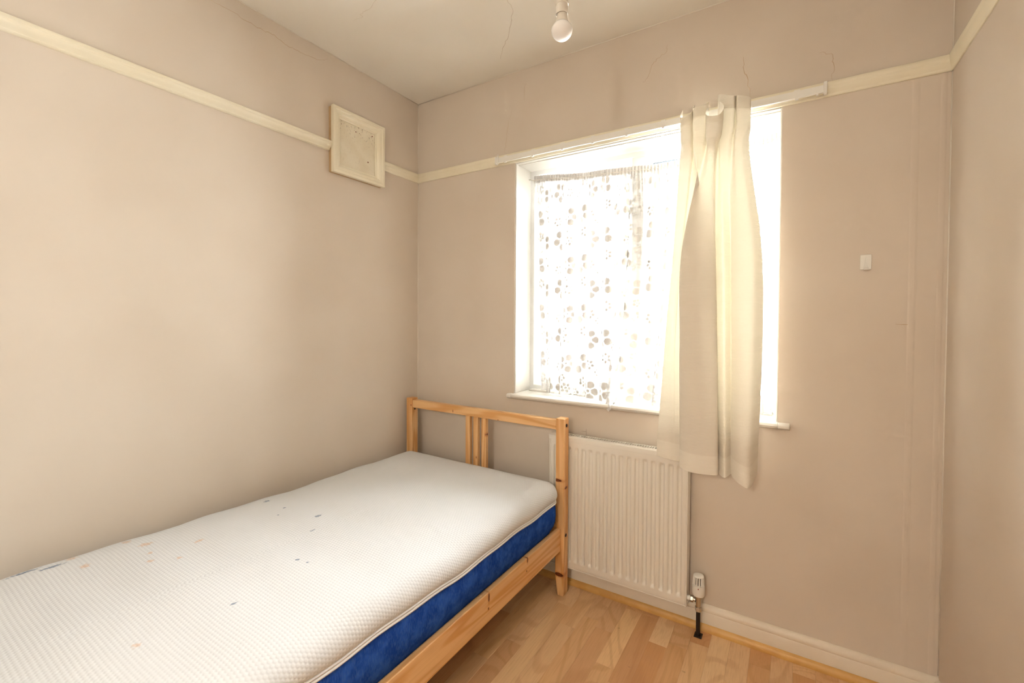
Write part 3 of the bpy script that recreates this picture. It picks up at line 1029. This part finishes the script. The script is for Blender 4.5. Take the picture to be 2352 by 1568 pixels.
for x in (0.610, 0.761, 0.913, 1.057, 1.205, 1.352, 1.500, 1.645, 1.797):
    br = obj('bracket', bx(x - 0.009 - 1.2, x + 0.009 - 1.2, TY + 0.002, -0.029, TZ1 + 0.0005 - 1.98, TZ1 + 0.005 - 1.98), M['plastic'], trk)
    obj('bracket_clip', bx(x - 0.005 - 1.2, x + 0.005 - 1.2, TY - 0.0015, TY + 0.006, TZ0 - 0.005 - 1.98, TZ0 + 0.001 - 1.98), M['plastic'], br)
bm = bmesh.new()
box(bm, 0.566 - 1.2, 0.572 - 1.2, TY - 0.005, TY + 0.002, TZ0 - 0.006 - 1.98, TZ1 + 0.005 - 1.98)
tube(bm, [(0.569 - 1.2 + 0.004 * math.cos(a), TY - 0.002, TZ1 + 0.009 - 1.98 + 0.004 * math.sin(a)) for a in [2 * math.pi * k / 12 for k in range(13)]], 0.0012, 6)
obj('glider_eyelet', bm, M['plastic'], trk)
bm = bmesh.new()
box(bm, 1.852 - 1.2, 1.858 - 1.2, TY, TY + 0.005, TZ0 - 0.006 - 1.98, TZ0 - 1.98)
obj('glider', bm, M['plastic'], trk)

# ------------------------------------------------------------------ curtain
cur = thing('curtain', 'cream woven curtain with pinch pleats gathered in front of the window', 'curtain', (1.55, -0.1, 0.632))
top_ = [(1.427, -0.049, 2.009), (1.432, -0.115, 1.953), (1.466, -0.110, 1.962), (1.470, -0.047, 2.018), (1.473, -0.1, 1.984), (1.515, -0.085, 1.997), (1.520, -0.050, 2.012), (1.523, -0.135, 1.935), (1.565, -0.14, 1.923), (1.577, -0.1, 1.965), (1.551, -0.048, 2.019), (1.558, -0.06, 2.029), (1.604, -0.07, 2.009), (1.609, -0.048, 2.014), (1.619, -0.075, 2.004), (1.652, -0.06, 1.998), (1.659, -0.046, 1.996)]
l18 = [(1.417, -0.05), (1.439, -0.07), (1.462, -0.075), (1.466, -0.055), (1.48, -0.085), (1.495, -0.075), (1.508, -0.06), (1.524, -0.09), (1.545, -0.09), (1.547, -0.06), (1.554, -0.05), (1.564, -0.06), (1.588, -0.065), (1.601, -0.055), (1.614, -0.075), (1.635, -0.075), (1.657, -0.05)]
l145 = [(1.398, -0.06), (1.419, -0.075), (1.430, -0.072), (1.444, -0.062), (1.535, -0.055), (1.446, -0.1), (1.455, -0.125), (1.504, -0.13), (1.552, -0.11), (1.551, -0.06), (1.558, -0.07), (1.581, -0.09), (1.601, -0.05), (1.606, -0.075), (1.635, -0.1), (1.676, -0.1), (1.7, -0.05)]
l11 = [(1.374, -0.075), (1.4, -0.09), (1.414, -0.089), (1.432, -0.083), (1.55, -0.075), (1.448, -0.115), (1.457, -0.145), (1.514, -0.15), (1.565, -0.13), (1.563, -0.08), (1.568, -0.09), (1.592, -0.11), (1.607, -0.065), (1.613, -0.09), (1.642, -0.125), (1.682, -0.125), (1.707, -0.06)]
hem_ = [(1.359, -0.118, 0.68), (1.397, -0.128, 0.678), (1.42, -0.126, 0.675), (1.448, -0.122, 0.672), (1.56, -0.118, 0.67), (1.458, -0.14, 0.665), (1.464, -0.165, 0.66), (1.502, -0.175, 0.655), (1.575, -0.155, 0.655), (1.576, -0.12, 0.66), (1.583, -0.125, 0.65), (1.602, -0.145, 0.648), (1.618, -0.115, 0.655), (1.624, -0.13, 0.65), (1.651, -0.16, 0.64), (1.679, -0.155, 0.632), (1.698, -0.095, 0.66)]
ctrl = [top_, [(0.8 * t[0] + 0.2 * x, 0.8 * t[1] + 0.2 * y, 1.895 + 0.5 * (t[2] - 2.0)) for (x, y), t in zip(l18, top_)], [(x, y, 1.80 + 0.25 * (t[2] - 2.0)) for (x, y), t in zip(l18, top_)], [(x, y, 1.45) for x, y in l145], [(x, y, 1.10) for x, y in l11], hem_]
NU, NV = 150, 96
colsC = [catmull(c, NU) for c in ctrl]
# horizontal arc length at the 1.1 m level gives the cloth's own u coordinate
ul = [0.0]
for a, b in zip(colsC[4], colsC[4][1:]):
    ul.append(ul[-1] + math.dist(a, b))
grid = [[None] * NU for _ in range(NV)]
for j in range(NU):
    col = catmull([c[j] for c in colsC], NV)
    for i in range(NV):
        x, y, z = col[i]
        k = i / (NV - 1)
        wob = 0.0025 * math.sin(14 * z + 30 * ul[j]) * k
        grid[i][j] = (x - 1.55, y + 0.1 + wob, z - 0.632)
vl = [(grid[i][0][2] + 0.632) for i in range(NV)]
UV = [[(ul[j], grid[i][j][2] + 0.632) for j in range(NU)] for i in range(NV)]
i_head, i_hem = 9, NV - 5
def cpart(a, b, name, mat):
    o = link(name, sheet(grid[a:b], UV[a:b]), mat, cur, smooth=True)
    return o
cpart(0, i_head + 1, 'heading', M['hem'])
cpart(i_head, i_hem + 1, 'panel', M['curtain'])
cpart(i_hem, NV, 'hem', M['hem'])

# ------------------------------------------------------------------ net curtain
net = thing('net_curtain', 'white floral lace net curtain gathered on a wire inside the window reveal', 'net curtain', (1.2, 0.1, 0.836))
NU, NV = 420, 70
NX0, NX1 = 0.676, 1.738


def lerp_tab(tab, u):
    for (a, b), (c, d) in zip(tab, tab[1:]):
        if u <= c:
            t = (u - a) / (c - a)
            t = t * t * (3 - 2 * t)
            return b + (d - b) * t
    return tab[-1][1]


rn = random.Random(5)
ph = [rn.uniform(0, 6.28) for _ in range(8)]
topz = [(0, 1.925), (0.3, 1.898), (0.62, 1.880), (0.85, 1.897), (1, 1.917)]
boty = [(0, 0.135), (0.05, 0.125), (0.10, 0.085), (0.17, 0.075), (0.22, 0.10), (0.30, 0.055), (0.36, 0.02), (0.43, -0.028), (0.47, 0.03), (0.53, 0.07), (0.60, 0.035), (0.75, 0.07), (1, 0.12)]
botx = [(0, 0.725), (0.06, 0.75), (0.12, 0.84), (0.43, 1.13), (0.6, 1.31), (1, 1.722)]


def lace_weave(U, V):
    """density 0..1 of a repeating flower-and-leaf lace, for numpy arrays of cloth coordinates (m)"""
    tu, tv = 0.205, 0.235
    col_ = np.floor(U / tu)
    a = U - col_ * tu
    b = np.mod(V + 0.5 * tv * np.mod(col_, 2), tv)
    out = np.zeros_like(U)

    def flower(cx, cz, R, petals, rot, heart):
        for dx in (-tu, 0, tu):
            for dz in (-tv, 0, tv):
                X, Z = a - cx - dx, b - cz - dz
                r = np.hypot(X, Z)
                th = np.arctan2(Z, X) + rot
                pet = np.abs(np.cos(th * petals / 2))
                m = (r < R * (0.45 + 0.55 * pet ** 0.6)) & (pet > 0.2) & ((r > heart * 1.6) | (r < heart))
                np.maximum(out, m.astype(float), out=out)

    def leaf(cx, cz, L, Wd, rot):
        for dx in (-tu, 0, tu):
            for dz in (-tv, 0, tv):
                X, Z = a - cx - dx, b - cz - dz
                p, q = X * math.cos(rot) + Z * math.sin(rot), -X * math.sin(rot) + Z * math.cos(rot)
                w_ = Wd * np.clip(1 - (p / L) ** 2, 0, 1)
                m = (np.abs(q) < w_) & (np.abs(p) < L) & ((np.abs(q) > 0.0012)) & (np.mod(p + np.abs(q), 0.010) > 0.003)
                np.maximum(out, 0.85 * m, out=out)

    flower(0.058, 0.058, 0.052, 5, 0.4, 0.009)
    flower(0.152, 0.168, 0.046, 5, 1.3, 0.008)
    flower(0.152, 0.052, 0.025, 6, 0.2, 0.006)
    flower(0.036, 0.150, 0.025, 6, 0.9, 0.006)
    flower(0.082, 0.206, 0.025, 6, 0.5, 0.006)
    flower(0.132, 0.100, 0.019, 5, 0.1, 0.005)
    flower(0.192, 0.020, 0.018, 5, 0.7, 0.005)
    leaf(0.086, 0.144, 0.036, 0.016, 1.0)
    leaf(0.022, 0.205, 0.034, 0.014, 2.2)
    leaf(0.192, 0.096, 0.034, 0.014, 1.9)
    leaf(0.110, 0.020, 0.028, 0.012, 0.6)
    return out


NU, NV = 820, 420
u1 = np.linspace(0, 1, NU)
v1 = np.linspace(0, 1, NV)
lt = lambda tab, x: np.array([lerp_tab(tab, q) for q in x])
zt, yb, xb = lt(topz, u1)[None, :], lt(boty, u1)[None, :], lt(botx, u1)[None, :]
u, v = np.meshgrid(u1, v1)
xt = NX0 + (NX1 - NX0) * u
e = v ** 2.5
x = xt + (xb - xt) * v ** 1.5
tip = np.clip(1 - np.abs(u - 0.43) / 0.06, 0, 1)
z = zt + (0.8385 - 0.030 * tip ** 2 - zt) * v
f0 = 2 * math.pi * 15 * u + 1.5 * np.sin(7 * u + ph[0]) + 0.6 * v
mv = np.minimum(1, v * 5)
y = 0.128 + (yb - 0.128) * e + 0.004 * np.exp(-v * 9) * np.sin(2 * math.pi * 74 * u + 3 * np.sin(9 * u))
y += 0.014 * mv * (np.sin(f0) + 0.5 * np.sin(2 * math.pi * 27 * u + ph[1] + v)) * (1 - 0.45 * e)
x = x + 0.013 * mv * np.cos(f0 + 0.8)
y = np.where((tip > 0) & (z < 0.8375), np.minimum(y, -0.031 * tip + 0.05 * (1 - tip)), y)
y = np.minimum(y, 0.143)
wv = lace_weave(u * 1.9, z)
co = np.stack([x - 1.2, y - 0.1, z - 0.836], -1)


def net_part(i0, i1, name, mat):
    n, m = i1 - i0, NU
    me = bpy.data.meshes.new(name)
    me.vertices.add(n * m)
    me.vertices.foreach_set('co', co[i0:i1].reshape(-1).astype(np.float32))
    ii, jj = np.meshgrid(np.arange(n - 1), np.arange(m - 1), indexing='ij')
    q = np.stack([ii * m + jj, ii * m + jj + 1, (ii + 1) * m + jj + 1, (ii + 1) * m + jj], -1).reshape(-1, 4)
    me.loops.add(q.size)
    me.polygons.add(len(q))
    me.polygons.foreach_set('loop_start', np.arange(0, q.size, 4, dtype=np.int32))
    me.loops.foreach_set('vertex_index', q.reshape(-1).astype(np.int32))
    me.update(calc_edges=True)
    at = me.attributes.new('weave', 'FLOAT', 'POINT')
    at.data.foreach_set('value', wv[i0:i1].reshape(-1).astype(np.float32))
    return link(name, me, mat, net, smooth=True)


ih = 14
net_part(ih - 1, NV, 'lace_panel', M['lace'])
net_part(0, ih, 'header', M['lacehead'])
bm = bmesh.new()
tube(bm, [(WX0 + 0.006 - 1.2, 0.028, 1.912 - 0.836)] + [(NX0 + (NX1 - NX0) * k / 12 - 1.2, 0.028, lerp_tab(topz, k / 12) - 0.020 - 0.836) for k in range(13)] + [(WX1 - 0.006 - 1.2, 0.028, 1.905 - 0.836)], 0.002, 8)
obj('wire', bm, M['plastic'], net, smooth=True)

# ------------------------------------------------------------------ pendant bulb
BX, BY = 1.235, -0.72
pen = thing('pendant_light', 'unlit white light bulb hanging in a plain lampholder from the ceiling', 'lamp', (BX, BY, H))
zb = 1.981 - H
bm = bmesh.new()
dome = [(0.0005, 0), (0.006, 0.0007), (0.013, 0.003), (0.019, 0.007), (0.0245, 0.0125), (0.0280, 0.019), (0.0295, 0.0255), (0.0290, 0.032), (0.0265, 0.038), (0.0230, 0.043), (0.0205, 0.046)]
lathe(bm, [(r, z + zb) for r, z in dome], 40)
obj('bulb', bm, M['bulb'], pen, smooth=True)
bm = bmesh.new()
lathe(bm, [(0.0206, 0.0461 + zb), (0.0185, 0.051 + zb), (0.0165, 0.058 + zb), (0.0152, 0.066 + zb), (0.0146, 0.074 + zb), (0.0146, 0.086 + zb)], 32)
obj('bulb_neck', bm, M['bulbneck'], pen, smooth=True, angle=50)
bm = bmesh.new()
lathe(bm, [(0.0158, 0.086 + zb), (0.0158, 0.071 + zb), (0.0176, 0.070 + zb), (0.0170, 0.094 + zb), (0.0164, 0.0945 + zb), (0.0164, 0.097 + zb), (0.0182, 0.098 + zb), (0.0182, 0.112 + zb), (0.014, 0.124 + zb), (0.009, 0.134 + zb), (0.006, 0.150 + zb)], 32)
obj('lampholder', bm, M['bulbneck'], pen, smooth=True, angle=35)
bm = bmesh.new()
tube(bm, [(0, 0, 0.145 + zb), (0.001, 0, -0.12), (0, 0, -0.02)], 0.0032, 10)
obj('cord', bm, M['plastic'], pen, smooth=True)
bm = bmesh.new()
lathe(bm, [(0.012, -0.026), (0.030, -0.020), (0.038, -0.010), (0.040, 0.0)], 32)
obj('ceiling_rose', bm, M['plastic'], pen, smooth=True, angle=50)

# added fill light, out of view, to lift the back wall, radiator and floor
lam = thing('fill_lamp', 'added unseen fill light under a white dome, beyond the doorway behind the camera', 'lamp', (1.50, -3.2, H))
bm = bmesh.new()
dome_o = [(0.020, -0.40), (0.06, -0.405), (0.12, -0.43), (0.165, -0.48), (0.18, -0.53)]
lathe(bm, dome_o + [(r - 0.004, z - 0.001) for r, z in dome_o[::-1]], 40, cap=False)
obj('fill_lamp_shade', bm, M['plastic'], lam, smooth=True)
bm = bmesh.new()
tube(bm, [(0, 0, -0.40), (0, 0, -0.2), (0, 0, -0.001)], 0.003, 8)
obj('cord', bm, M['plastic'], lam, smooth=True)
ll = bpy.data.lights.new('fill_light', 'POINT')
ll.energy = FILL_W
ll.color = (1.0, 0.92, 0.82)
ll.shadow_soft_size = 0.10
lo = bpy.data.objects.new('fill_light', ll)
C.objects.link(lo)
lo.parent = lam
lo.location = (0, 0, -0.60)

# ------------------------------------------------------------------ vent cover
VYc, VZc = -0.4265, 2.0125
ven = thing('vent_cover', 'square cream moulded frame around a rusty plate on the wall above the bed', 'vent cover', (0, VYc, VZc))


def yz_ring(hw, prof, mat, name, parent):
    """mitred square frame on the left wall; prof = (inset, x)"""
    bm = bmesh.new()
    rs = []
    for ins, x in prof:
        h = hw - ins
        rs.append([bm.verts.new(p) for p in ((x, -h, -h), (x, h, -h), (x, h, h), (x, -h, h))])
    n = len(rs)
    for i in range(n):
        A, B = rs[i], rs[(i + 1) % n]
        for k in range(4):
            l = (k + 1) % 4
            bm.faces.new((A[k], A[l], B[l], B[k]))
    return obj(name, bm, mat, parent)


yz_ring(0.147, [(0, 0.0), (0, 0.020), (0.03, 0.020), (0.03, 0.0)], M['ventback'], 'backing_board', ven)
yz_ring(0.1495, [(0, 0.0205), (0, 0.0375), (0.002, 0.0385), (0.014, 0.0385), (0.016, 0.0372), (0.017, 0.0350), (0.026, 0.0345), (0.032, 0.0320), (0.037, 0.0270), (0.039, 0.0225), (0.045, 0.0215), (0.0465, 0.0205), (0.0465, 0.0160), (0.03, 0.0160), (0.03, 0.0205)], M['cream'], 'moulding', ven)
bm = bmesh.new()
box(bm, 0.0125, 0.0155, -0.115, 0.115, -0.115, 0.115)
obj('plate', bm, M['vent'], ven)

# ------------------------------------------------------------------ adhesive hook
hk = thing('wall_hook', 'small white adhesive plastic hook on the wall to the right of the window', 'hook', (1.997, 0, 1.395))
obj('hook_plate', bx(-0.0148, 0.0148, -0.0035, 0, -0.0245, 0.0245), M['plastic'], hk, bevel=0.0015)
bm = bmesh.new()
pts = [(0, -0.0045, 0.017), (0, -0.006, 0.004), (0, -0.009, -0.010), (0, -0.013, -0.021), (0, -0.018, -0.027), (0, -0.024, -0.027), (0, -0.027, -0.021)]
wds = [0.0015, 0.002, 0.0035, 0.0065, 0.0075, 0.007, 0.005]
rows_ = []
for (x, y, z), wd in zip(pts, wds):
    rows_.append([bm.verts.new(p) for p in ((-wd, y, z), (wd, y, z), (wd, y + 0.0028, z + 0.001), (-wd, y + 0.0028, z + 0.001))])
for A, B in zip(rows_, rows_[1:]):
    for k in range(4):
        bm.faces.new((A[k], A[(k + 1) % 4], B[(k + 1) % 4], B[k]))
bm.faces.new(rows_[0][::-1])
bm.faces.new(rows_[-1])
obj('prong', bm, M['plastic'], hk, smooth=True, angle=60)
